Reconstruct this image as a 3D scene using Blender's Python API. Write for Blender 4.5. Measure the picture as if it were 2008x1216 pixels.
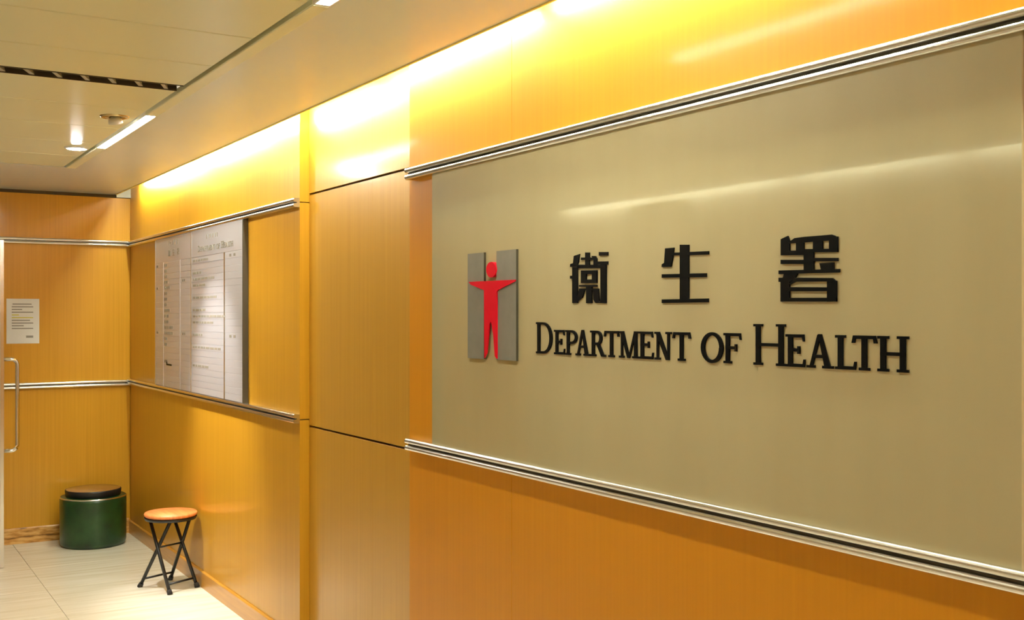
import bpy, bmesh, math, random
from mathutils import Vector
random.seed(7)
for o in list(bpy.data.objects): bpy.data.objects.remove(o)
scene = bpy.context.scene
C = scene.collection

# ---------------------------------------------------------------- camera
cam = bpy.data.cameras.new('camera')
cam.sensor_fit = 'HORIZONTAL'; cam.sensor_width = 36.0
cam.lens = 36.0 * 2143.0 / 2008.0
cam.shift_y = 13.0 / 2008.0
cam.clip_start = 0.02
co = bpy.data.objects.new('camera', cam); C.objects.link(co)
co.location = (0, 0, 1.55)
co.rotation_euler = (math.radians(90), 0, math.radians(-31.515))
scene.camera = co
# ---------------------------------------------------------------- world and exposure
w = bpy.data.worlds.new('world'); scene.world = w; w.use_nodes = True
w.node_tree.nodes['Background'].inputs[0].default_value = (1.0, 0.95, 0.85, 1)
w.node_tree.nodes['Background'].inputs[1].default_value = 0.2
vs = scene.view_settings
vs.view_transform = 'Standard'; vs.look = 'None'; vs.gamma = 1.0; vs.use_curve_mapping = False
vs.exposure = -0.35
TUBE_E, SLOT_E, DOWN_E = 165.0, 145.0, 900.0     # lamp strengths

# ---------------------------------------------------------------- materials
def new_mat(name):
    m = bpy.data.materials.new(name); m.use_nodes = True
    nt = m.node_tree
    return m, nt, nt.nodes['Principled BSDF']
def plain(name, col, rough=0.5, metal=0.0, coat=0.0, coat_r=0.05, spec=0.5):
    m, nt, b = new_mat(name)
    b.inputs['Base Color'].default_value = (*col, 1)
    b.inputs['Roughness'].default_value = rough
    b.inputs['Metallic'].default_value = metal
    b.inputs['Coat Weight'].default_value = coat
    b.inputs['Coat Roughness'].default_value = coat_r
    b.inputs['Specular IOR Level'].default_value = spec
    return m
def noise_mat(name, cols, scale, vec, rough=0.4, metal=0.0, coat=0.0, coat_r=0.1, detail=4, pos=(0.3, 0.7), bump=0.0, rvar=0.0):
    m, nt, b = new_mat(name)
    N, L = nt.nodes, nt.links
    g = N.new('ShaderNodeNewGeometry')
    mp = N.new('ShaderNodeMapping'); mp.inputs['Scale'].default_value = vec
    L.new(g.outputs['Position'], mp.inputs['Vector'])
    oi = N.new('ShaderNodeObjectInfo')
    mul = N.new('ShaderNodeMath'); mul.operation = 'MULTIPLY'; mul.inputs[1].default_value = 37.0
    L.new(oi.outputs['Random'], mul.inputs[0])
    nz = N.new('ShaderNodeTexNoise'); nz.noise_dimensions = '4D'
    nz.inputs['Scale'].default_value = scale; nz.inputs['Detail'].default_value = detail
    L.new(mp.outputs['Vector'], nz.inputs['Vector']); L.new(mul.outputs[0], nz.inputs['W'])
    r = N.new('ShaderNodeValToRGB')
    r.color_ramp.elements[0].position = pos[0]; r.color_ramp.elements[1].position = pos[1]
    r.color_ramp.elements[0].color = (*cols[0], 1); r.color_ramp.elements[1].color = (*cols[-1], 1)
    for i, c in enumerate(cols[1:-1]):
        e = r.color_ramp.elements.new(pos[0] + (pos[1]-pos[0])*(i+1)/(len(cols)-1)); e.color = (*c, 1)
    L.new(nz.outputs['Fac'], r.inputs['Fac'])
    L.new(r.outputs['Color'], b.inputs['Base Color'])
    b.inputs['Roughness'].default_value = rough; b.inputs['Metallic'].default_value = metal
    b.inputs['Coat Weight'].default_value = coat; b.inputs['Coat Roughness'].default_value = coat_r
    if bump:
        bp = N.new('ShaderNodeBump'); bp.inputs['Strength'].default_value = bump; bp.inputs['Distance'].default_value = 0.002
        L.new(nz.outputs['Fac'], bp.inputs['Height']); L.new(bp.outputs['Normal'], b.inputs['Normal'])
    return m
def glow(name, col, strength):
    m, nt, b = new_mat(name)
    b.inputs['Base Color'].default_value = (0.8, 0.8, 0.8, 1)
    b.inputs['Emission Color'].default_value = (*col, 1)
    b.inputs['Emission Strength'].default_value = strength
    return m
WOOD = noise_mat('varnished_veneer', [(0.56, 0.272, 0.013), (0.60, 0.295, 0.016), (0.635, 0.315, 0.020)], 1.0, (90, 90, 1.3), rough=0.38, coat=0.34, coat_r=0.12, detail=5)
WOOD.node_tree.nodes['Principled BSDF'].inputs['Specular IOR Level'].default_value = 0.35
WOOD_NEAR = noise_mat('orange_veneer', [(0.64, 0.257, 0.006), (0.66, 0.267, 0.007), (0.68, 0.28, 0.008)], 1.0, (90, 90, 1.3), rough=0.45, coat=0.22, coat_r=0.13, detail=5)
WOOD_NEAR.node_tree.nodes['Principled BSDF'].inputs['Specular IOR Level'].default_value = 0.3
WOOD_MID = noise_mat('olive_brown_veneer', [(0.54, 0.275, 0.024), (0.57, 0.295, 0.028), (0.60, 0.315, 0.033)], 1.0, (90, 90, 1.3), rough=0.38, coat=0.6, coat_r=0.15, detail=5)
WOOD_SKIRT = noise_mat('skirting_veneer', [(0.50, 0.22, 0.028), (0.60, 0.29, 0.04)], 1.0, (4, 4, 60), rough=0.35, coat=0.4, coat_r=0.15)
WOOD_WORN = noise_mat('worn_skirting_veneer', [(0.20, 0.085, 0.012), (0.55, 0.26, 0.05), (0.72, 0.42, 0.13)], 1.0, (11, 11, 55), rough=0.4, coat=0.3, coat_r=0.2, pos=(0.35, 0.62))
STEEL = plain('brushed_stainless_steel', (0.80, 0.80, 0.78), 0.2, 1.0)
STEEL_DARK = plain('shadowed_channel_metal', (0.10, 0.09, 0.07), 0.4, 0.6)
ALU = plain('satin_aluminium', (0.74, 0.73, 0.76), 0.40, 0.7)
CEIL = noise_mat('painted_ceiling_metal', [(0.81, 0.82, 0.58), (0.83, 0.84, 0.60)], 3.0, (1, 1, 1), rough=0.28)
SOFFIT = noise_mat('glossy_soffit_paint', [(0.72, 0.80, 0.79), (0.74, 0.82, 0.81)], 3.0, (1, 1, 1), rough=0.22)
PLENUM = plain('dark_void', (0.12, 0.10, 0.07), 0.9)
WHITE = plain('white_enamel', (0.85, 0.84, 0.80), 0.4)
STONE = noise_mat('veined_travertine', [(0.66, 0.60, 0.45), (0.74, 0.69, 0.56), (0.79, 0.75, 0.64)], 1.0, (2.2, 26, 8), rough=0.22, detail=6, pos=(0.32, 0.68))
GROUT = plain('tan_grout', (0.36, 0.29, 0.18), 0.8)
GLASSP = noise_mat('backpainted_beige_glass', [(0.455, 0.385, 0.205), (0.48, 0.41, 0.225)], 1.0, (9, 9, 1.5), rough=0.45, coat=1.0, coat_r=0.03)
GLASSP.node_tree.nodes['Principled BSDF'].inputs['Coat IOR'].default_value = 1.9
BLACK = plain('black_acrylic', (0.004, 0.004, 0.004), 0.4, spec=0.08)
GREYBAR = noise_mat('grey_metallic_paint', [(0.19, 0.18, 0.15), (0.22, 0.205, 0.17)], 30, (1, 1, 1), rough=0.4)
RED = plain('red_acrylic', (0.62, 0.0, 0.014), 0.4, spec=0.2)
GREEN = noise_mat('dark_green_glaze', [(0.002, 0.018, 0.005), (0.006, 0.045, 0.010), (0.014, 0.066, 0.016)], 9, (1, 1, 1), rough=0.35, coat=0.22, coat_r=0.06)
BRONZE = plain('polished_bronze_lid', (0.55, 0.42, 0.20), 0.22, 0.9)
BLKPAINT = plain('black_powder_coat', (0.006, 0.006, 0.007), 0.4)
SEATM = noise_mat('orange_wood_seat', [(0.62, 0.17, 0.04), (0.80, 0.27, 0.075)], 1.0, (70, 6, 6), rough=0.4, pos=(0.35, 0.65))
RUBBER = plain('grey_black_rubber', (0.02, 0.018, 0.016), 0.8)
PAPER = plain('white_paper', (0.80, 0.82, 0.80), 0.8)
INK = plain('grey_ink', (0.30, 0.30, 0.28), 0.8)
INKY = plain('yellow_highlighter', (0.72, 0.66, 0.12), 0.8)
DARKINK = plain('engraved_dark_lettering', (0.24, 0.21, 0.16), 0.5)
GLOW_TUBE = glow('tube_glow', (0.97, 1.0, 0.78), TUBE_E)
GLOW_TUBE_DIM = glow('weaker_tube_glow', (0.97, 1.0, 0.82), TUBE_E*0.9)  # opposite cove tubes set weaker to hold back ambient light
GLOW_SLOT = glow('slot_diffuser_glow', (1.0, 0.97, 0.84), SLOT_E)
GLOW_DOWN = glow('downlight_glow', (1.0, 0.98, 0.96), DOWN_E)
m, nt, b = new_mat('clear_glass'); GLASS = m
b.inputs['Base Color'].default_value = (0.92, 0.97, 0.94, 1); b.inputs['Roughness'].default_value = 0.02
b.inputs['Transmission Weight'].default_value = 1.0; b.inputs['IOR'].default_value = 1.45
CREAM = noise_mat('cream_laminate', [(0.62, 0.58, 0.46), (0.64, 0.60, 0.48)], 2.0, (1, 1, 1), rough=0.75)
LOBBY = plain('pale_lobby_plaster', (0.72, 0.66, 0.54), 0.7)

# ---------------------------------------------------------------- geometry helpers (world coordinates in, object with its own origin out)
class MB:
    def __init__(s): s.v = []; s.f = []; s.smooth = []
    def add(s, vs_, fs, smooth=False):
        k = len(s.v); s.v += [tuple(p) for p in vs_]
        for q in fs: s.f.append([i+k for i in q]); s.smooth.append(smooth)
        return s
    def box(s, x0, x1, y0, y1, z0, z1):
        return s.add([(x0,y0,z0),(x1,y0,z0),(x1,y1,z0),(x0,y1,z0),(x0,y0,z1),(x1,y0,z1),(x1,y1,z1),(x0,y1,z1)],
                     [(0,3,2,1),(4,5,6,7),(0,1,5,4),(1,2,6,5),(2,3,7,6),(3,0,4,7)])
    def slab(s, x0, x1, y0, y1, z0, z1, c=0.003):
        # box with chamfered edges on all sides
        bm = bmesh.new(); bmesh.ops.create_cube(bm, size=1)
        for v in bm.verts:
            v.co = ((x0+x1)/2+v.co.x*(x1-x0), (y0+y1)/2+v.co.y*(y1-y0), (z0+z1)/2+v.co.z*(z1-z0))
        bmesh.ops.bevel(bm, geom=list(bm.edges), offset=c, segments=1, affect='EDGES')
        bm.verts.index_update()
        s.add([v.co for v in bm.verts], [[v.index for v in f.verts] for f in bm.faces]); bm.free(); return s
    def prism_x(s, poly, xf, xb):
        # polygon in (Y, Z), extruded between xf and xb
        n = len(poly)
        a = sum(poly[i][0]*poly[(i+1)%n][1]-poly[(i+1)%n][0]*poly[i][1] for i in range(n))
        if a > 0: poly = poly[::-1]           # so that the face at xf looks to -X
        return s.add([(xf, y, z) for y, z in poly]+[(xb, y, z) for y, z in poly],
                     [list(range(n)), [n+i for i in reversed(range(n))]]+[[i, n+i, n+(i+1)%n, (i+1)%n] for i in range(n)])
    def extr(s, prof, p0, p1, ax, up=(0, 0, 1), smooth=False):
        # profile of (out, up) pairs swept in a straight line from p0 to p1; ax = outward direction
        n = len(prof); ax = Vector(ax); up = Vector(up); vs_ = []
        for p in (Vector(p0), Vector(p1)):
            vs_ += [p+ax*a+up*b_ for a, b_ in prof]
        s.add(vs_, [[i, (i+1)%n, n+(i+1)%n, n+i] for i in range(n)], smooth)
        return s.add(vs_, [list(reversed(range(n))), [n+i for i in range(n)]])
    def tube(s, pts, r, n=10, cap=True):
        pts = [Vector(p) for p in pts]; rings = []
        for i, p in enumerate(pts):
            d = (pts[min(i+1, len(pts)-1)]-pts[max(i-1, 0)]).normalized()
            a = d.cross(Vector((0, 0, 1)) if abs(d.z) < 0.95 else Vector((1, 0, 0))).normalized(); b_ = d.cross(a).normalized()
            rr = r[i] if isinstance(r, (list, tuple)) else r
            rings.append([p+a*math.cos(t*2*math.pi/n)*rr+b_*math.sin(t*2*math.pi/n)*rr for t in range(n)])
        vs_ = [q for R in rings for q in R]
        fs = [[i*n+j, i*n+(j+1)%n, (i+1)*n+(j+1)%n, (i+1)*n+j] for i in range(len(pts)-1) for j in range(n)]
        s.add(vs_, fs, True)
        if cap: s.add(vs_, [list(reversed(range(n))), [(len(pts)-1)*n+j for j in range(n)]])
        return s
    def lathe(s, prof, cx, cy, n=40, smooth=True):
        vs_ = [(cx+r*math.cos(t*2*math.pi/n), cy+r*math.sin(t*2*math.pi/n), z) for r, z in prof for t in range(n)]
        fs = [[i*n+j, i*n+(j+1)%n, (i+1)*n+(j+1)%n, (i+1)*n+j] for i in range(len(prof)-1) for j in range(n)]
        return s.add(vs_, fs, smooth)
WPOS = {}
def link(o, parent, origin):
    C.objects.link(o)
    if parent is not None:
        o.parent = parent; o.location = Vector(origin)-WPOS[parent]
    else: o.location = origin
    WPOS[o] = Vector(origin)
    return o
def mesh_of(name, mb, origin, mat):
    me = bpy.data.meshes.new(name)
    me.from_pydata([(x-origin[0], y-origin[1], z-origin[2]) for x, y, z in mb.v], [], mb.f)
    me.polygons.foreach_set('use_smooth', mb.smooth)
    bm = bmesh.new(); bm.from_mesh(me); bmesh.ops.remove_doubles(bm, verts=bm.verts, dist=1e-6)
    bmesh.ops.recalc_face_normals(bm, faces=bm.faces); bm.to_mesh(me); bm.free()
    me.materials.append(mat); me.update()
    return me
def obj(name, mb, mat, parent=None, label=None, cat=None, group=None, kind=None, origin=None):
    if origin is None:
        lo = [min(p[i] for p in mb.v) for i in range(3)]; hi = [max(p[i] for p in mb.v) for i in range(3)]
        origin = ((lo[0]+hi[0])/2, (lo[1]+hi[1])/2, lo[2])
    o = bpy.data.objects.new(name, mesh_of(name, mb, origin, mat))
    link(o, parent, origin); tag(o, label, cat, group, kind)
    return o
def tag(o, label=None, cat=None, group=None, kind=None):
    for k, v in (('label', label), ('category', cat), ('group', group), ('kind', kind)):
        if v: o[k] = v
    return o
def thing(name, loc, label, cat, group=None, kind=None, parent=None):
    o = bpy.data.objects.new(name, None); o.empty_display_size = 0.1
    link(o, parent, loc); return tag(o, label, cat, group, kind)
def copy_of(src, origin, parent=None):
    o = src.copy(); return link(o, parent, origin)

# ================================================================ THE ROOM
XR, XM, XL = 1.765, 1.81, -1.63          # right wall face, recessed bay face, left wall face
YF, YB = 8.12, -2.6                      # far and back wall faces
ZC, ZTOP = 2.42, 2.56                    # ceiling underside, top of the light coves
def S(name, mb, mat, label, cat, parent=None): return obj(name, mb, mat, parent, label, cat, kind='structure')
# floor
fl = S('floor', MB().box(XL-0.1, XR+0.2, YB-0.1, 10.2, -0.12, -0.006), GROUT, 'pale veined stone tile floor with thin tan joints', 'floor')
xs = [XL-0.02, -0.81, 0.09, 0.99, XR+0.01]
ys = [YB]+[6.08+0.6*k for k in range(-14, 7) if 6.08+0.6*k > YB+0.05]+[10.1]
for i in range(len(xs)-1):
    for j in range(len(ys)-1):
        obj('tile', MB().slab(xs[i]+0.0012, xs[i+1]-0.0012, ys[j]+0.0012, ys[j+1]-0.0012, -0.010, 0.0, 0.0006), STONE, fl)

# right wall: backing and veneered panels
wr = S('wall_right', MB().box(1.832, 1.95, YB, YF+0.1, 0, ZTOP), PLENUM, 'long varnished orange wood panelled wall carrying the large sign', 'wall')
def wpan(parent, x0, x1, y0, y1, z0, z1, g=0.0006, c=0.0008):
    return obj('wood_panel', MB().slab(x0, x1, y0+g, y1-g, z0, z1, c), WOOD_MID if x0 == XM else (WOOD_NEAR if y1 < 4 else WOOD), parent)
Y_MID0, Y_MID1 = 3.594, 4.714
near = [YB, -0.72, 0.48, 2.88, Y_MID0]
for a, b_ in zip(near[:-1], near[1:]):
    wpan(wr, XR, 1.831, a, b_, 2.070, ZTOP); wpan(wr, XR, 1.831, a, b_, 1.085, 2.066); wpan(wr, XR, 1.831, a, b_, 0.0, 1.081)
for a, b_ in ((Y_MID0, 4.022), (4.022, Y_MID1)):
    wpan(wr, XM, 1.831, a, b_, 2.1095, ZTOP, 0.0003, 0.0004); wpan(wr, XM, 1.831, a, b_, 1.0575, 2.1005, 0.0003, 0.0004); wpan(wr, XM, 1.831, a, b_, 0.0, 1.0485, 0.0003, 0.0004)
for a, b_ in ((Y_MID1, YF),):
    wpan(wr, XR, 1.831, a, b_, 2.070, ZTOP); wpan(wr, XR, 1.831, a, b_, 1.085, 2.066); wpan(wr, XR, 1.831, a, b_, 0.0, 1.081)

# far wall: panels right of the doorway, a header above it, panels to its left
DX0, DX1 = -0.86, 0.86
wf = S('wall_far', MB().box(DX1+0.02, XR+0.07, YF+0.03, YF+0.12, 0, ZTOP).box(XL-0.1, DX0-0.02, YF+0.03, YF+0.12, 0, ZTOP).box(DX0-0.02, DX1+0.02, YF+0.03, YF+0.12, 2.06, ZTOP), PLENUM, 'varnished wood end wall beside the glass doorway', 'wall')
def fpan(x0, x1, z0, z1): return obj('wood_panel', MB().slab(x0+0.0006, x1-0.0006, YF, YF+0.03, z0, z1, 0.0008), WOOD, wf)
for x0, x1 in ((DX1, XR), (XL, DX0)):
    fpan(x0, x1, 2.070, 2.396); fpan(x0, x1, 1.081, 2.066); fpan(x0, x1, 0.0, 1.077)
fpan(DX0, DX1, 2.070, 2.396)
obj('wood_panel', MB().box(DX1, DX1+0.02, YF+0.03, YF+0.12, 0, 2.06), WOOD, wf)
obj('wood_panel', MB().box(DX0-0.02, DX0, YF+0.03, YF+0.12, 0, 2.06), WOOD, wf)
# left and back walls
wl = S('wall_left', MB().box(XL-0.15, XL-0.03, YB, YF+0.1, 0, ZTOP), PLENUM, 'cream laminate wall across the corridor', 'wall')
ly = [YB, -0.6, 0.6, 1.8, 3.0, 4.2, 5.4, 6.6, YF]
for a, b_ in zip(ly[:-1], ly[1:]):
    for z0, z1 in ((0, 1.081), (1.085, 2.066), (2.070, ZTOP)):
        obj('laminate_panel', MB().slab(XL-0.03, XL, a+0.0006, b_-0.0006, z0, z1, 0.0008), CREAM, wl)
wb = S('wall_back', MB().box(XL-0.1, XR+0.2, YB-0.15, YB-0.03, 0, ZTOP), PLENUM, 'varnished wood wall closing the corridor behind', 'wall')
for i in range(3):
    x0 = XL+(XR-XL)/3*i; obj('wood_panel', MB().slab(x0+0.0006, x0+(XR-XL)/3-0.0006, YB-0.03, YB, 0, ZTOP, 0.0008), WOOD, wb)

# ceiling: slab over the coves, cross-running metal panels, wide soffit boards
ce = S('ceiling', MB().box(XL-0.12, XR+0.2, YB-0.15, YF+0.12, ZTOP, ZTOP+0.1), PLENUM, 'cream metal panel ceiling with a wide plain soffit border', 'ceiling')
PX0, PX1 = -1.205, 1.098
GR0, GR1 = 4.158, 4.262                       # air grille slot
jy = [YB, -2.3, -1.83, -1.36, -0.89, -0.42, 0.05, 0.52, 0.99, 1.46, 1.93, 2.40, 2.87, 3.34, 3.78, GR0, None, GR1, 4.74, 5.26, 5.78, 6.28, 6.77]
for a, b_ in zip(jy[:-1], jy[1:]):
    if a is None or b_ is None: continue
    obj('ceiling_panel', MB().slab(PX0, PX1, a+0.004, b_-0.004, ZC, ZC+0.025, 0.002), CEIL, ce)
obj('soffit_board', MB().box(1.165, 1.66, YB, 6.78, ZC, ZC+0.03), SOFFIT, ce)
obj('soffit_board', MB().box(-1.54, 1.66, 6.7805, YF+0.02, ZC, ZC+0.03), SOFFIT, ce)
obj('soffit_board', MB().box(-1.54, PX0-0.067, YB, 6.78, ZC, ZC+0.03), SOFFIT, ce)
LIP = plain('yellow_lip_paint', (0.88, 0.74, 0.22), 0.5)
obj('cove_lip', MB().box(1.6602, 1.668, YB, YF-0.013, ZC-0.004, ZC+0.030), LIP, ce)
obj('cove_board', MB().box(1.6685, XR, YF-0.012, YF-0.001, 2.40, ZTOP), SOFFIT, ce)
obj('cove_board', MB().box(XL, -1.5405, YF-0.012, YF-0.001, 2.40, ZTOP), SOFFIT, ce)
for x0 in (1.44, -1.36):
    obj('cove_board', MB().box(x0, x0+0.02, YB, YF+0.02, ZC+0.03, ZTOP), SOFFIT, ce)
# metal edge strip along the panels, broken by the slot lamps
SLOTS = [(-0.70, 0.37), (1.81, 2.87), (4.83, 5.90)]
def strip(x0, x1):
    cur = YB
    for a, b_ in SLOTS+[(6.78, None)]:
        obj('edge_strip', MB().slab(x0, x1, cur+0.002, a-0.002, ZC-0.006, ZC+0.02, 0.003), CEIL, ce); cur = b_
strip(1.112, 1.163)
obj('edge_strip', MB().slab(-1.27, -1.219, YB+0.002, 6.778, ZC-0.006, ZC+0.02, 0.003), CEIL, ce)

# baseboards
S('baseboard_right', MB().extr([(0, 0), (0.012, 0), (0.012, 0.088), (0.006, 0.095), (0, 0.095)], (XR, Y_MID1, 0), (XR, YF, 0), (-1, 0, 0)), WOOD_SKIRT, 'narrow wooden skirting under the directory board wall', 'baseboard')
S('baseboard_right', MB().extr([(0, 0), (0.012, 0), (0.012, 0.088), (0.006, 0.095), (0, 0.095)], (XR, YB, 0), (XR, Y_MID0, 0), (-1, 0, 0)), WOOD_SKIRT, 'narrow wooden skirting under the large sign', 'baseboard')
S('baseboard_right', MB().extr([(0, 0), (0.012, 0), (0.012, 0.088), (0.006, 0.095), (0, 0.095)], (XM, Y_MID0, 0), (XM, Y_MID1, 0), (-1, 0, 0)), WOOD_SKIRT, 'narrow wooden skirting in the recessed bay', 'baseboard')
S('baseboard_far', MB().extr([(0, 0), (0.010, 0), (0.010, 0.10), (0.004, 0.108), (0, 0.108)], (DX1, YF, 0), (XR-0.012, YF, 0), (0, -1, 0)), WOOD_WORN, 'scuffed wooden skirting behind the green bin', 'baseboard')
S('baseboard_left', MB().extr([(0, 0), (0.012, 0), (0.012, 0.088), (0.006, 0.095), (0, 0.095)], (XL, YB, 0), (XL, YF, 0), (1, 0, 0)), WOOD_SKIRT, 'narrow wooden skirting across the corridor', 'baseboard')

# lobby beyond the doorway
S('wall_lobby', MB().box(XL-0.1, XR+0.2, 10.2, 10.3, 0, 2.7).box(XL-0.2, XL-0.1, YF+0.12, 10.3, 0, 2.7).box(XR+0.07, XR+0.17, YF+0.12, 10.3, 0, 2.7).box(XL-0.1, XR+0.1, YF+0.12, 10.3, 2.66, 2.76), LOBBY, 'pale plaster lobby beyond the glass doorway', 'wall')

# steel double rails
def arc(cx_, cz, r, a0, a1, n): return [(cx_+r*math.cos(math.radians(a0+(a1-a0)*i/n)), cz+r*math.sin(math.radians(a0+(a1-a0)*i/n))) for i in range(n+1)]
def rail_prof(depth):
    # two half-round ribs with a dark slot between them, 42 mm tall
    p = [(0, 0)]+arc(depth-0.009, 0.009, 0.009, -90, 90, 8)
    p += [(depth-0.016, 0.0185), (depth-0.016, 0.0235)]
    p += arc(depth-0.009, 0.033, 0.009, -90, 90, 8)+[(0, 0.042)]
    return p
def rail(name, p0, p1, ax, label, depth=0.030):
    mb = MB().extr(rail_prof(depth), p0, p1, ax)
    o = S(name, mb, STEEL, label, 'rail')
    ax = Vector(ax); d = Vector(p1)-Vector(p0)
    core = MB().extr([(depth-0.020, 0.0188), (depth-0.0145, 0.0188), (depth-0.0145, 0.0232), (depth-0.020, 0.0232)], Vector(p0)+d.normalized()*0.002, Vector(p1)-d.normalized()*0.002, ax)
    obj('channel', core, STEEL_DARK, o)
    return o
rail('trim_1', (XR, YB, 2.045), (XR, 3.575, 2.045), (-1, 0, 0), 'double steel rail above the large sign')
rail('trim_2', (XR, YB, 1.067), (XR, 3.575, 1.067), (-1, 0, 0), 'double steel rail below the large sign')
rail('trim_3', (XR, 4.716, 2.045), (XR, YF-0.031, 2.045), (-1, 0, 0), 'steel rail above the directory board')
rail('trim_4', (XR, 4.716, 1.067), (XR, YF-0.031, 1.067), (-1, 0, 0), 'steel rail below the directory board')
rail('trim_5', (DX1, YF, 2.050), (XR, YF, 2.050), (0, -1, 0), 'steel rail across the end wall above the paper notice')
rail('trim_6', (DX1, YF, 1.057), (XR, YF, 1.057), (0, -1, 0), 'steel rail across the end wall below the paper notice')

# ================================================================ LIGHTS OF THE PLACE AND AN ADDED LOBBY LAMP
def cove_tube(x, y0, y1):
    t = thing('fluorescent_batten', (x, (y0+y1)/2, 2.475), 'white fluorescent batten hidden in the cove '+('above the large sign wall' if x > 0 else 'across the corridor'), 'light', 'battens in the cove '+('above the sign wall' if x > 0 else 'across the corridor'))
    obj('housing', MB().slab(x-0.022, x+0.022, y0, y1, 2.498, ZTOP, 0.003), WHITE, t)
    obj('tube', MB().tube([(x, y0+0.03, 2.475), (x, y1-0.03, 2.475)], 0.013, 12), GLOW_TUBE if x > 0 else GLOW_TUBE_DIM, t)
    for y in (y0, y1-0.03): obj('lamp_holder', MB().slab(x-0.016, x+0.016, y, y+0.03, 2.460, 2.498, 0.002), WHITE, t)
for k in range(8):
    y0 = -2.3+1.27*k
    cove_tube(1.692, y0, y0+1.24)
    cove_tube(-1.515, y0-0.32, y0+0.92)
def slot_lamp(x0, x1, y0, y1, label):
    t = thing('slot_light', ((x0+x1)/2, (y0+y1)/2, ZC), label, 'light', 'slot lights along the ceiling edge')
    obj('frame', MB().box(x0, x0+0.005, y0, y1, ZC-0.004, ZC+0.02).box(x1-0.005, x1, y0, y1, ZC-0.004, ZC+0.02).box(x0+0.005, x1-0.005, y0, y0+0.008, ZC-0.004, ZC+0.02).box(x0+0.005, x1-0.005, y1-0.008, y1, ZC-0.004, ZC+0.02), WHITE, t)
    obj('diffuser', MB().box(x0+0.005, x1-0.005, y0+0.008, y1-0.008, ZC+0.002, ZC+0.014), GLOW_SLOT, t)
slab_l = ['slot light in the ceiling behind the viewer', 'glowing slot light at the top edge of the ceiling', 'glowing slot light at the far end of the ceiling edge']
for (a, b_), l in zip(SLOTS, slab_l):
    slot_lamp(1.112, 1.163, a, b_, l)
def downlight(x, y, label, r=0.06):
    t = thing('downlight', (x, y, ZC-0.008), label, 'light', None)
    obj('trim_ring', MB().lathe([(r*0.72, ZC-0.001), (r*0.75, ZC-0.008), (r*0.95, ZC-0.006), (r, ZC)], x, y, 32), WHITE, t)
    obj('lamp', MB().lathe([(0.0005, ZC-0.012), (r*0.4, ZC-0.011), (r*0.65, ZC-0.006), (r*0.72, ZC-0.001), (0.0005, ZC-0.0005)], x, y, 24), GLOW_DOWN, t)
    return t
def spot(p, target, energy, deg, owner):
    l_ = bpy.data.lights.new('downlight_beam', 'SPOT'); l_.energy = energy; l_.spot_size = math.radians(deg); l_.spot_blend = 0.8
    l_.shadow_soft_size = 0.03; l_.color = (1.0, 0.97, 0.93)
    o = bpy.data.objects.new('downlight_beam', l_); link(o, owner, p)
    o.rotation_euler = (Vector(target)-Vector(p)).to_track_quat('-Z', 'Y').to_euler()
dl = downlight(1.03, 5.97, 'bright round downlight near the far end of the ceiling')
spot((1.03, 5.97, ZC-0.016), (1.765, 5.90, 0.85), 330.0, 52, dl)
# tilted spotlight beside the far slot light
sp = thing('ceiling_spotlight', (1.01, 4.95, ZC-0.04), 'small tilted spotlight with a dark ring beside the far slot light', 'light')
obj('base_ring', MB().lathe([(0.028, ZC), (0.030, ZC-0.007), (0.058, ZC-0.006), (0.062, ZC)], 1.01, 4.95, 28), BRONZE, sp)
d_ = Vector((0.25, 0.35, -0.9)).normalized(); p_ = Vector((1.01, 4.95, ZC-0.004))
hd = obj('lamp_head', MB().tube([p_, p_+d_*0.010, p_+d_*0.026], [0.018, 0.028, 0.031], 20), WHITE, sp)
obj('bulb', MB().tube([p_+d_*0.0263, p_+d_*0.028], [0.026, 0.022], 16), GLOW_SLOT, hd)

# square fill lamp added to brighten the dark, unseen lobby
lb = thing('lobby_fill_light', (0, 9.2, 2.63), 'added square fill light brightening the unseen lobby beyond the glass doorway', 'light')
obj('frame', MB().slab(-0.3, 0.3, 8.9, 9.5, 2.632, 2.6595, 0.003), WHITE, lb)
obj('diffuser', MB().slab(-0.28, 0.28, 8.92, 9.48, 2.624, 2.6315, 0.002), glow('lobby_fill_glow', (1.0, 0.95, 0.85), 5.0), lb)
# air grille across the ceiling
gr = thing('air_grille', (0, (GR0+GR1)/2, ZC), 'dark linear air grille running across the ceiling', 'vent')
obj('frame', MB().box(PX0, PX1, GR0+0.001, GR0+0.004, ZC-0.002, ZC+0.03).box(PX0, PX1, GR1-0.004, GR1-0.001, ZC-0.002, ZC+0.03), STEEL_DARK, gr)
obj('duct', MB().box(PX0, PX1, GR0+0.004, GR1-0.004, ZC+0.06, ZC+0.07), PLENUM, gr)
vane = None
VM = plain('grey_vane_metal', (0.42, 0.40, 0.33), 0.5)
n_v = 24
for i in range(n_v):
    x = PX0+0.06+(PX1-PX0-0.12)*i/(n_v-1); ym = (GR0+GR1)/2
    if vane is None:
        vane = obj('vane', MB().add([(x-0.028, GR0+0.005, ZC+0.002), (x+0.012, GR1-0.005, ZC+0.002), (x+0.028, GR1-0.005, ZC+0.002), (x-0.012, GR0+0.005, ZC+0.002),
                     (x-0.020, GR0+0.005, ZC+0.03), (x+0.012, GR1-0.005, ZC+0.03), (x+0.020, GR1-0.005, ZC+0.03), (x-0.012, GR0+0.005, ZC+0.03)],
                     [(0,1,2,3),(4,7,6,5),(0,4,5,1),(1,5,6,2),(2,6,7,3),(3,7,4,0)]), VM, gr, origin=(x, ym, ZC+0.004))
    else: copy_of(vane, (x, ym, ZC+0.004), gr)

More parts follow.
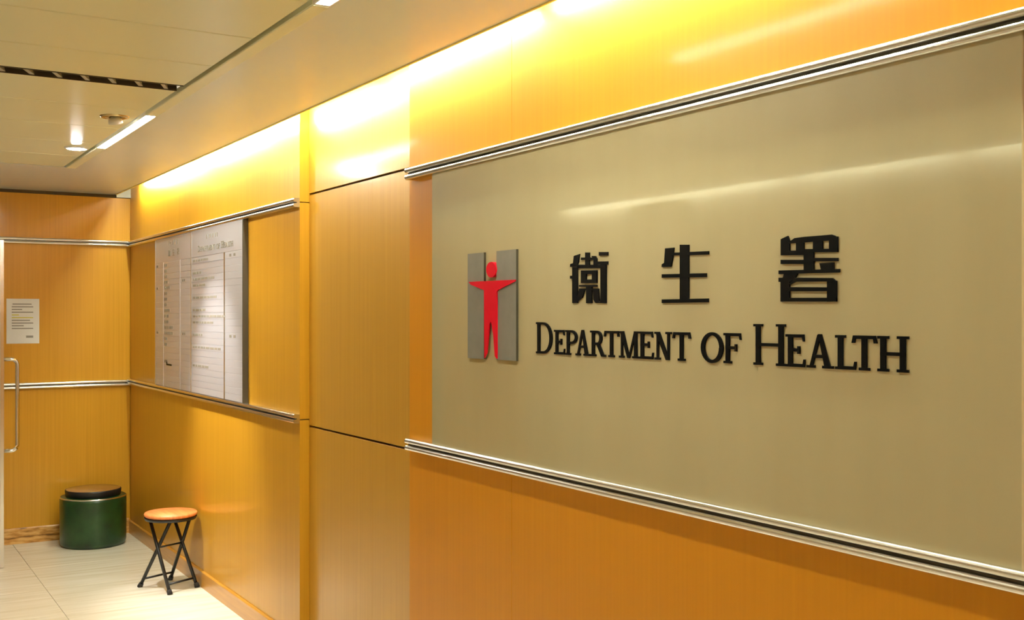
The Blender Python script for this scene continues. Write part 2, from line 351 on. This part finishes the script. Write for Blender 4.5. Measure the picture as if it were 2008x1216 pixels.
# ================================================================ THE LARGE SIGN
XP, XLT, XEM = 1.750, 1.7465, 1.742                    # glass face, lettering face
sg = thing('wall_sign', (XP, 2.27, 1.108), 'large beige glass sign with black bilingual lettering and a red figure emblem', 'sign')
obj('glass_panel', MB().slab(XP, XP+0.012, 1.156, 3.387, 1.1075, 2.0465, 0.0015), GLASSP, sg, 'beige glass panel')
WEI= [[(2.518, 1.720), (2.490, 1.724), (2.495, 1.703), (2.503, 1.689), (2.537, 1.690), (2.536, 1.698), (2.522, 1.700)], [(2.526, 1.689), (2.500, 1.688), (2.500, 1.588), (2.526, 1.588)], [(2.537, 1.665), (2.520, 1.665), (2.520, 1.656), (2.537, 1.657)], [(2.503, 1.695), (2.390, 1.690), (2.390, 1.681), (2.503, 1.685)], [(2.408, 1.700), (2.359, 1.698), (2.359, 1.689), (2.408, 1.691)], [(2.392, 1.695), (2.366, 1.693), (2.366, 1.586), (2.392, 1.587)], [(2.415, 1.591), (2.390, 1.591), (2.390, 1.587), (2.415, 1.587)], [(2.399, 1.725), (2.359, 1.723), (2.359, 1.714), (2.399, 1.715)], [(2.463, 1.727), (2.443, 1.726), (2.443, 1.686), (2.463, 1.687)], [(2.483, 1.714), (2.418, 1.711), (2.418, 1.704), (2.483, 1.707)], [(2.433, 1.716), (2.415, 1.715), (2.408, 1.707), (2.408, 1.687), (2.424, 1.688), (2.424, 1.705)], [(2.483, 1.678), (2.408, 1.676), (2.408, 1.665), (2.483, 1.668)], [(2.483, 1.653), (2.408, 1.651), (2.408, 1.641), (2.483, 1.643)], [(2.483, 1.673), (2.458, 1.672), (2.458, 1.645), (2.483, 1.646)], [(2.431, 1.671), (2.408, 1.670), (2.408, 1.644), (2.431, 1.644)], [(2.492, 1.638), (2.408, 1.636), (2.408, 1.631), (2.492, 1.633)], [(2.458, 1.634), (2.431, 1.634), (2.431, 1.587), (2.458, 1.587)], [(2.492, 1.628), (2.400, 1.626), (2.400, 1.621), (2.492, 1.623)], [(2.492, 1.626), (2.465, 1.625), (2.476, 1.603), (2.500, 1.592), (2.500, 1.603)], [(2.425, 1.624), (2.400, 1.624), (2.397, 1.592), (2.415, 1.588), (2.424, 1.596)]]
SHENG= [[(2.12, 1.72), (2.086, 1.720), (2.091, 1.695), (2.098, 1.673), (2.134, 1.674), (2.133, 1.681), (2.124, 1.684)], [(2.095, 1.708), (1.960, 1.705), (1.960, 1.697), (2.095, 1.701)], [(2.064, 1.726), (2.031, 1.724), (2.031, 1.588), (2.064, 1.589)], [(2.133, 1.656), (1.968, 1.653), (1.968, 1.644), (2.133, 1.647)], [(2.133, 1.593), (1.961, 1.593), (1.961, 1.584), (2.133, 1.584)]]
SHU= [[(1.727, 1.719), (1.706, 1.725), (1.701, 1.714), (1.701, 1.683), (1.727, 1.684)], [(1.727, 1.694), (1.657, 1.691), (1.657, 1.681), (1.727, 1.684)], [(1.660, 1.694), (1.567, 1.690), (1.567, 1.683), (1.660, 1.687)], [(1.706, 1.710), (1.686, 1.719), (1.660, 1.720), (1.583, 1.720), (1.574, 1.717), (1.567, 1.708), (1.579, 1.708), (1.701, 1.708)], [(1.682, 1.715), (1.660, 1.714), (1.660, 1.683), (1.682, 1.684)], [(1.634, 1.716), (1.608, 1.714), (1.608, 1.689), (1.634, 1.690)], [(1.590, 1.716), (1.567, 1.715), (1.567, 1.683), (1.590, 1.684)], [(1.660, 1.692), (1.632, 1.690), (1.632, 1.646), (1.660, 1.646)], [(1.727, 1.674), (1.658, 1.671), (1.658, 1.662), (1.727, 1.665)], [(1.634, 1.674), (1.567, 1.671), (1.567, 1.664), (1.634, 1.667)], [(1.616, 1.662), (1.577, 1.662), (1.577, 1.647), (1.611, 1.647)], [(1.733, 1.651), (1.562, 1.648), (1.562, 1.641), (1.733, 1.643)], [(1.717, 1.644), (1.677, 1.643), (1.686, 1.63), (1.704, 1.624), (1.733, 1.626), (1.733, 1.635), (1.720, 1.635)], [(1.727, 1.627), (1.701, 1.627), (1.701, 1.583), (1.727, 1.583)], [(1.686, 1.634), (1.581, 1.630), (1.570, 1.622), (1.595, 1.623), (1.686, 1.625)], [(1.701, 1.622), (1.686, 1.630), (1.684, 1.625), (1.699, 1.619)], [(1.702, 1.614), (1.593, 1.611), (1.593, 1.603), (1.702, 1.605)], [(1.727, 1.591), (1.570, 1.589), (1.570, 1.581), (1.727, 1.583)], [(1.595, 1.625), (1.570, 1.624), (1.570, 1.581), (1.595, 1.581)]]
FIG= [[(3.105, 1.663), (2.816, 1.662), (2.819, 1.657), (2.915, 1.634), (2.926, 1.628), (2.926, 1.419), (2.938, 1.426), (2.948, 1.495), (2.961, 1.534), (2.970, 1.528), (2.987, 1.435), (3.003, 1.418), (3.005, 1.634), (3.092, 1.654)], [(2.930, 1.696), (2.932, 1.689), (2.936, 1.682), (2.943, 1.677), (2.951, 1.674), (2.961, 1.673), (2.970, 1.674), (2.979, 1.678), (2.985, 1.684), (2.990, 1.691), (2.991, 1.699), (2.990, 1.706), (2.985, 1.713), (2.979, 1.718), (2.970, 1.721), (2.961, 1.722), (2.951, 1.721), (2.943, 1.717), (2.936, 1.711), (2.932, 1.704)]]

for nm, T, l in (('character', WEI, 'first black Chinese character'), ('character', SHENG, 'middle black Chinese character'), ('character', SHU, 'last black Chinese character')):
    mb = MB()
    for i, P in enumerate(T): mb.prism_x(P, XLT-i*4e-5, XP)
    obj(nm, mb, BLACK, sg, l)
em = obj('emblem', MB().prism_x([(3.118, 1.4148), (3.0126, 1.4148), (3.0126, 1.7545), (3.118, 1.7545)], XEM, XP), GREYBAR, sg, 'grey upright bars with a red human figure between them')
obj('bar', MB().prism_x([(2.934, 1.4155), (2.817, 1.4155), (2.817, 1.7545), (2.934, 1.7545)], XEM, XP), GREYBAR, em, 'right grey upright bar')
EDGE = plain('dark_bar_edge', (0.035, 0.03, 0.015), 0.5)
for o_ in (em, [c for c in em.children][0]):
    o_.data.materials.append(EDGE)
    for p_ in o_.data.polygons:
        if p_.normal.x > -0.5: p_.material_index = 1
obj('figure', MB().prism_x(FIG[0], 1.738, XEM-0.0003), RED, em, 'red human figure with outstretched arms')
obj('figure_head', MB().prism_x(FIG[1], 1.738, XP), RED, em, 'red oval head')

# roman capitals drawn from stems, hairlines, serifs and bowls
def glyph(ch, W, H):
    t, b_, sl, st = 0.019*H/0.071 if H < 0.08 else 0.0205, 0.0070, 0.0070, 0.0055
    if H < 0.03: t, b_, sl, st = 0.23*H, 0.11*H, 0.09*H, 0.08*H
    t *= 0.70
    P = []
    R = lambda x0, y0, x1, y1: P.append([(x0, y0), (x1, y0), (x1, y1), (x0, y1)])
    def stem(x, y0=0, y1=H, bot=True, top=True, tt=t):
        R(x, y0, x+tt, y1)
        if bot: R(x-sl, y0, x+tt+sl, y0+st)
        if top: R(x-sl, y1-st, x+tt+sl, y1)
    def bowl(xc, yc, rx, ry, th, tv, a0, a1, n=14):
        for i in range(n):
            q = [math.radians(a0+(a1-a0)*k/n) for k in (i, i+1)]
            P.append([(xc+rx*math.cos(q[0]), yc+ry*math.sin(q[0])), (xc+rx*math.cos(q[1]), yc+ry*math.sin(q[1])),
                      (xc+(rx-th)*math.cos(q[1]), yc+(ry-tv)*math.sin(q[1])), (xc+(rx-th)*math.cos(q[0]), yc+(ry-tv)*math.sin(q[0]))])
    c = ch.upper()
    if c == 'H':
        stem(sl); stem(W-sl-t); R(sl, H*0.5-b_/2, W-sl, H*0.5+b_/2)
    elif c in 'EF':
        stem(sl, bot=True, top=True); e = b_*0.95
        R(sl, H-b_, W*0.92, H); P.append([(W*0.92-e, H), (W*0.92, H), (W*0.96, H*0.78), (W*0.92-e*0.3, H*0.78)])
        R(sl, H*0.52-b_/2, W*0.72, H*0.52+b_/2); R(W*0.72-e, H*0.40, W*0.72, H*0.64)
        if c == 'E': R(sl, 0, W*0.96, b_); P.append([(W*0.96-e, 0), (W*0.96, 0), (W, H*0.24), (W-e*0.7, H*0.24)])
    elif c == 'L':
        stem(sl); e = b_*0.95; R(sl, 0, W*0.96, b_); P.append([(W*0.96-e, 0), (W*0.96, 0), (W, H*0.24), (W-e*0.7, H*0.24)])
    elif c == 'T':
        stem(W/2-t/2, top=False); e = b_*0.95; R(W*0.06, H-b_, W*0.94, H)
        P.append([(W*0.06, H), (W*0.06+e, H), (W*0.02+e, H*0.78), (0, H*0.78)]); P.append([(W*0.94-e, H), (W*0.94, H), (W, H*0.78), (W*0.98-e, H*0.78)])
    elif c == 'D':
        stem(sl); xc = W*0.45; R(sl, H-b_, xc, H); R(sl, 0, xc, b_); bowl(xc, H/2, W-xc, H/2, t*1.02, b_, -90, 90)
    elif c in 'PR':
        stem(sl); xc = W*0.48; y0 = H*0.44; R(sl, H-b_, xc, H); R(sl, y0, xc, y0+b_); rx = (W*0.92 if c == 'P' else W*0.80)-xc
        bowl(xc, (H+y0)/2, rx, (H-y0)/2, t*0.95, b_, -90, 90)
        if c == 'R': P.append([(xc-t*0.5, y0+b_), (xc+t*0.5, y0+b_), (W*0.97, 0), (W*0.97-t*1.15, 0)]); R(W*0.97-t*1.0, 0, W+sl*0.3, st)
    elif c == 'O':
        bowl(W/2, H/2, W/2, H*0.52, t*1.0, b_*1.1, 0, 360, 32)
    elif c == 'A':
        a = W*0.46
        P.append([(a-b_*0.5, H), (a+b_*0.7, H), (sl+b_*1.25, 0), (sl, 0)]); P.append([(a-b_*0.3, H*1.02), (a+t*0.55, H*1.02), (W-sl, 0), (W-sl-t*1.2, 0)])
        R(W*0.22, H*0.30, W*0.74, H*0.30+b_); R(0, 0, 2*sl+b_*1.3, st); R(W-sl*2-t*1.2, 0, W, st)
    elif c == 'M':
        R(sl*1.2, 0, sl*1.2+b_*1.1, H); R(0, 0, sl*2.2+b_, st); R(0, H-st, sl*2, H)
        stem(W-sl-t, top=False); R(W-sl-t, H-st, W, H)
        P.append([(sl*0.6, H), (sl*0.6+t*1.2, H), (W*0.5+t*0.35, 0), (W*0.5-t*0.45, 0)]); P.append([(W-sl-t*0.9, H), (W-sl-t*0.9+b_*1.1, H), (W*0.5+t*0.3, 0), (W*0.5-b_*0.3, 0)])
    elif c == 'N':
        R(sl*1.2, 0, sl*1.2+b_*1.1, H); R(0, 0, sl*2.2+b_*1.1, st); R(0, H-st, sl*2, H)
        R(W-sl*1.2-b_*1.1, 0, W-sl*1.2, H); R(W-sl*2.2-b_*1.1, H-st, W, H)
        P.append([(sl*0.5, H), (sl*0.5+t*1.2, H), (W-sl*1.2, 0), (W-sl*1.2-t*1.0, 0)])
    return P
TEXT = [('D',2.714,0.087), ('e',2.618,0.055), ('p',2.561,0.065), ('a',2.510,0.068), ('r',2.440,0.069), ('t',2.378,0.069), ('m',2.310,0.084), ('e',2.226,0.060), ('n',2.162,0.066), ('t',2.093,0.069), ('o',1.987,0.077), ('f',1.909,0.061), ('H',1.811,0.098), ('e',1.713,0.057), ('a',1.652,0.073), ('l',1.574,0.055), ('t',1.531,0.064), ('h',1.466,0.074)]
for ch, y, wd in TEXT:
    mb = MB()
    for i, P in enumerate(glyph(ch, wd, 0.0915 if ch.isupper() else 0.070)): mb.prism_x([(y-a, 1.442+b_) for a, b_ in P], XLT-i*3e-5, XP)
    obj('letter', mb, BLACK, sg)

# ================================================================ THE DIRECTORY BOARD
XD = 1.738
db = thing('directory_board', (XD, 6.36, 1.109), 'silver aluminium directory board with engraved rows between the rails', 'sign')
obj('backing', MB().slab(XD+0.004, XR-0.001, 5.456, 7.265, 1.1095, 2.0445, 0.001), ALU, db)
obj('edge_trim', MB().box(XD-0.002, XR-0.001, 5.446, 5.4555, 1.1095, 2.0445), STEEL_DARK, db)  # dark colour here stands in for the shaded gap beside the board
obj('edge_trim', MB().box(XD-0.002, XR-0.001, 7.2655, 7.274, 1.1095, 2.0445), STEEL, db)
HZ = 1.893
hl = obj('header_plate', MB().slab(XD, XD+0.004, 6.421, 7.263, HZ, 2.044, 0.0008), ALU, db)
hr = obj('header_plate', MB().slab(XD, XD+0.004, 5.458, 6.411, HZ, 2.044, 0.0008), ALU, db)
obj('divider', MB().box(XD-0.002, XD+0.004, 6.411, 6.421, 1.1095, 2.044), STEEL, db)
obj('divider', MB().box(XD-0.001, XD+0.004, 5.758, 5.776, 1.1095, HZ), STEEL, db)
obj('divider', MB().box(XD-0.001, XD+0.004, 7.062, 7.075, 1.1095, HZ), ALU, db)
obj('divider', MB().box(XD-0.001, XD+0.004, 6.660, 6.668, 1.1095, HZ), ALU, db)
# engraved header writing
def put(polys_yz, parent, mat=DARKINK, name='lettering', x=XD, kind=None):
    mb = MB()
    for i, P in enumerate(polys_yz): mb.prism_x(P, x-0.0012-i*5e-6, x+0.0005)
    return obj(name, mb, mat, parent, kind=kind)
def han(T, y, z, h):
    a = max(p[0] for P in T for p in P); z0 = min(p[1] for P in T for p in P); z1 = max(p[1] for P in T for p in P); k = h/(z1-z0)
    return [[(y-(a-p[0])*k, z+(p[1]-z0)*k) for p in P] for P in T]
for T, y in ((WEI, 6.94), (SHENG, 6.835), (SHU, 6.73)): put(han(T, y, 1.925, 0.042), hl, name='character')
put([[(y, 1.992), (y-0.012, 1.992), (y-0.012, 2.022), (y, 2.022)] for y in (6.93, 6.83, 6.79, 6.73)]+[[(6.90, 2.005), (6.87, 2.005), (6.87, 2.010), (6.90, 2.010)]], hl, kind='stuff')
y0 = 2.707; k = 0.50; mb_p = []
for ch, y, wd in TEXT:
    for P in glyph(ch, wd*k, (0.0915 if ch.isupper() else 0.070)*0.40): mb_p.append([(6.27-(y0-y)*k-a, 1.918+b_) for a, b_ in P])
put(mb_p, hr, kind='stuff')
put([[(y, 1.985), (y-0.011, 1.985), (y-0.011, 2.008), (y, 2.008)] for y in (6.10, 6.05, 6.02, 5.98, 5.93, 5.90)], hr, kind='stuff')
# rows of removable strips
ROWS = 22
rz = (HZ-0.002-1.1105)/ROWS
cols = [(7.076, 7.263, 'floor'), (6.669, 7.061, 'han'), (6.422, 6.659, 'han2'), (5.777, 6.410, 'name'), (5.458, 5.757, 'floor2')]
proto = {}
lens = {0: 0.30, 2: 0.18, 3: 0.40, 4: 0.24, 6: 0.45, 8: 0.22, 9: 0.58, 10: 0.40, 12: 0.20, 14: 0.50, 17: 0.26}
for r_ in range(ROWS):
    z0 = HZ-0.002-rz*(r_+1)
    for a, b_, kind in cols:
        ym = (a+b_)/2
        if kind not in proto:
            o = proto[kind] = obj('strip', MB().slab(XD, XD+0.004, a, b_, z0+0.0006, z0+rz-0.0006, 0.0006), ALU, db, origin=(XD+0.002, ym, z0+rz/2))
        else: o = copy_of(proto[kind], (XD+0.002, ym, z0+rz/2), db)
        tilt = random.uniform(-0.7, 0.7)
        if kind == 'name' and r_ in (0, 14): tilt = 2.0
        o.rotation_euler = (0, math.radians(tilt), 0)
        bars = []
        if kind == 'name' and r_ in lens:
            y = b_-0.03; end = y-lens[r_]
            while y > end:
                l_ = random.uniform(0.03, 0.075); bars.append([(y, z0+0.010), (y-l_, z0+0.010), (y-l_, z0+0.022), (y, z0+0.022)]); y -= l_+0.012
        if kind == 'han' and r_ not in (15, 16, 18, 19, 20, 21):
            y = b_-0.03
            for q in range(random.randint(2, 6)):
                bars.append([(y, z0+0.008), (y-0.024, z0+0.008), (y-0.024, z0+0.026), (y, z0+0.026)]); y -= 0.034
        if kind == 'floor2' and r_ in (0, 12): bars = [[(y, z0+0.010), (y-0.03, z0+0.010), (y-0.03, z0+0.024), (y, z0+0.024)] for y in (b_-0.08, b_-0.15)]
        if kind == 'floor' and r_ in (0, 4, 12): bars = [[(b_-0.03, z0+0.010), (b_-0.07, z0+0.010), (b_-0.07, z0+0.024), (b_-0.03, z0+0.024)]]
        if kind == 'han2' and r_ in (3, 12): bars = [[(y, z0+0.010), (y-0.026, z0+0.010), (y-0.026, z0+0.025), (y, z0+0.025)] for y in (b_-0.05, b_-0.09)]
        if bars: put(bars, db, name='lettering', kind='stuff')
put([[(6.985, 1.245), (6.86, 1.245), (6.86, 1.255), (6.965, 1.256), (6.965, 1.268), (6.985, 1.268)]], db, BLACK, 'mark', XD-0.001)

# ================================================================ PAPER NOTICE
nt_ = thing('paper_notice', (1.055, YF-0.0005, 1.366), 'white printed paper notice taped to the wood wall by the door', 'notice')
obj('sheet', MB().box(0.952, 1.159, YF-0.0016, YF-0.0004, 1.366, 1.672), PAPER, nt_)
tx, ty = MB(), MB()
for i, (x0, x1, hl_) in enumerate([(0.99, 1.11, 0), (0.985, 1.12, 0), (0.985, 1.05, 0), (0.985, 1.12, 0), (0.985, 1.03, 1), (0.985, 1.12, 1), (0.985, 1.10, 0), (0.985, 1.12, 0), (0.985, 1.06, 0), (0.985, 1.12, 0)]):
    z = 1.632-0.0185*i
    (ty if hl_ else tx).box(x0, x1, YF-0.0024, YF-0.0018, z, z+0.007)
tx.box(1.075, 1.12, YF-0.0024, YF-0.0018, 1.405, 1.420)
obj('text', tx, INK, nt_); obj('highlighted_text', ty, INKY, nt_)

# ================================================================ GLASS DOORS
def dleaf(name, loc, label): return thing(name, loc, label, 'door', kind='structure')
d1 = dleaf('door_1', (0.84, 7.73, 0.0), 'open glass door leaf with steel edge and tubular pull handle')
st_ = obj('stile', MB().slab(0.828, 0.852, 7.372, 7.402, 0.004, 2.024, 0.002), STEEL, d1)
obj('stile', MB().slab(0.828, 0.852, 8.075, 8.105, 0.004, 2.024, 0.002), STEEL, d1)
obj('bottom_rail', MB().slab(0.828, 0.852, 7.4025, 8.0745, 0.004, 0.09, 0.002), STEEL, d1)
obj('top_rail', MB().slab(0.828, 0.852, 7.4025, 8.0745, 1.99, 2.024, 0.002), STEEL, d1)
obj('glass_pane', MB().box(0.836, 0.844, 7.403, 8.074, 0.0905, 1.9895), GLASS, d1)
for sgn in (1, -1):
    xf = 0.84+sgn*0.012; xo = 0.84+sgn*0.088; yh = 7.387
    pts = [(xf, yh, 1.286)]+[(xo-sgn*0.035+sgn*0.035*math.sin(a), yh, 1.251+0.035*math.cos(a)) for a in [math.pi/2*i/6 for i in range(7)]]
    pts += [(xo-sgn*0.035+sgn*0.035*math.cos(a), yh, 0.755-0.035*math.sin(a)) for a in [math.pi/2*i/6 for i in range(7)]]+[(xf, yh, 0.72)]
    obj('handle', MB().tube(pts, 0.0115, 12), STEEL, d1, 'tubular steel pull handle')
d2 = dleaf('door_2', (-0.43, YF+0.08, 0), 'closed glass door leaf in the end wall doorway')
for x0, x1 in ((-0.855, -0.825), (-0.04, -0.01)): obj('stile', MB().slab(x0, x1, YF+0.068, YF+0.092, 0.004, 2.05, 0.002), STEEL, d2)
obj('bottom_rail', MB().slab(-0.8245, -0.0405, YF+0.068, YF+0.092, 0.004, 0.09, 0.002), STEEL, d2)
obj('top_rail', MB().slab(-0.8245, -0.0405, YF+0.068, YF+0.092, 2.0, 2.05, 0.002), STEEL, d2)
obj('glass_pane', MB().box(-0.824, -0.041, YF+0.076, YF+0.084, 0.0905, 1.9995), GLASS, d2)

# sign box on the opposite wall (it shows as a reflection in the large sign)
ex = thing('sign_box', (XL+0.03, 6.26, 2.245), 'pale sign box on the opposite wall, reflected in the large sign', 'sign')
obj('housing', MB().slab(XL, XL+0.05, 5.95, 6.57, 2.245, 2.385, 0.004), GREYBAR, ex)
obj('face', MB().slab(XL+0.05, XL+0.056, 5.97, 6.55, 2.26, 2.37, 0.002), plain('beige_sign_face', (0.5, 0.45, 0.3), 0.4), ex)

# ================================================================ GREEN BIN
bx, by = 1.462, 7.85
bn = thing('waste_bin', (bx, by, 0), 'round dark green bin with a black rimmed lid in the corner', 'bin')
obj('body', MB().lathe([(0.0005, 0.0), (0.195, 0.0), (0.207, 0.010), (0.213, 0.03), (0.214, 0.30), (0.213, 0.325), (0.206, 0.332), (0.160, 0.333)], bx, by, 56), GREEN, bn)
ld = obj('lid', MB().lathe([(0.172, 0.3325), (0.178, 0.340), (0.181, 0.372), (0.178, 0.378), (0.150, 0.378)], bx, by, 56), BLKPAINT, bn)
obj('lid_top', MB().lathe([(0.174, 0.3785), (0.165, 0.383), (0.06, 0.3885), (0.0005, 0.389)], bx, by, 56), BRONZE, ld)
obj('rim_band', MB().lathe([(0.2142, 0.3245), (0.2150, 0.327), (0.2135, 0.3300), (0.2105, 0.3325), (0.2085, 0.3325)], bx, by, 56), STEEL, bn)

# ================================================================ FOLDING STOOL
F1, F2, F3, F4 = (Vector(p) for p in ((1.560, 6.190, 0), (1.735, 6.275, 0), (1.455, 6.455, 0), (1.647, 6.535, 0)))
sx, sy, szt = 1.604, 6.350, 0.434
stl = thing('folding_stool', (sx, sy, 0), 'small black folding stool with a round orange seat against the wall', 'stool')
seat = obj('seat', MB().lathe([(0.0005, szt-0.024), (0.138, szt-0.024), (0.146, szt-0.016), (0.147, szt-0.008), (0.142, szt), (0.0005, szt)], sx, sy, 48), SEATM, stl)
obj('seat_rim', MB().lathe([(0.128, szt-0.0245), (0.128, szt-0.040), (0.140, szt-0.040), (0.1445, szt-0.030), (0.1445, szt-0.0245)], sx, sy, 48), BLKPAINT, stl)
u_ = (F2-F1).normalized(); n_ = Vector((-u_.y, u_.x, 0)).normalized()       # u along a frame, n from the front frame to the rear feet
ctr = Vector((sx, sy, 0)); hw = 0.082; TZ = szt-0.040
T1 = ctr-u_*hw+n_*0.078; T2 = ctr+u_*hw+n_*0.078                             # front-foot frame reaches the rear of the seat
T3 = ctr-u_*(hw-0.012)-n_*0.078; T4 = ctr+u_*(hw-0.012)-n_*0.078
for t_ in (T1, T2, T3, T4): t_.z = TZ
rl = 0.0098
for f_, t_ in ((F1, T1), (F2, T2), (F3, T3), (F4, T4)):
    d0 = (t_-f_)
    lg = obj('leg', MB().tube([f_+d0*0.02, t_], rl, 12), BLKPAINT, stl)
    obj('foot', MB().tube([Vector((f_.x, f_.y, 0.0015)), f_+d0*0.06], [rl*1.55, rl*1.35], 12), RUBBER, lg)
bar = lambda p, q, r: obj('stretcher', MB().tube([p, q], r, 10), BLKPAINT, stl)
bar(F1.lerp(T1, 0.13), F2.lerp(T2, 0.13), 0.006); bar(F3.lerp(T3, 0.13), F4.lerp(T4, 0.13), 0.006)
bar(F1.lerp(T1, 0.62), F2.lerp(T2, 0.62), 0.005)
bar(T1, T2, 0.008); bar(T3, T4, 0.008)
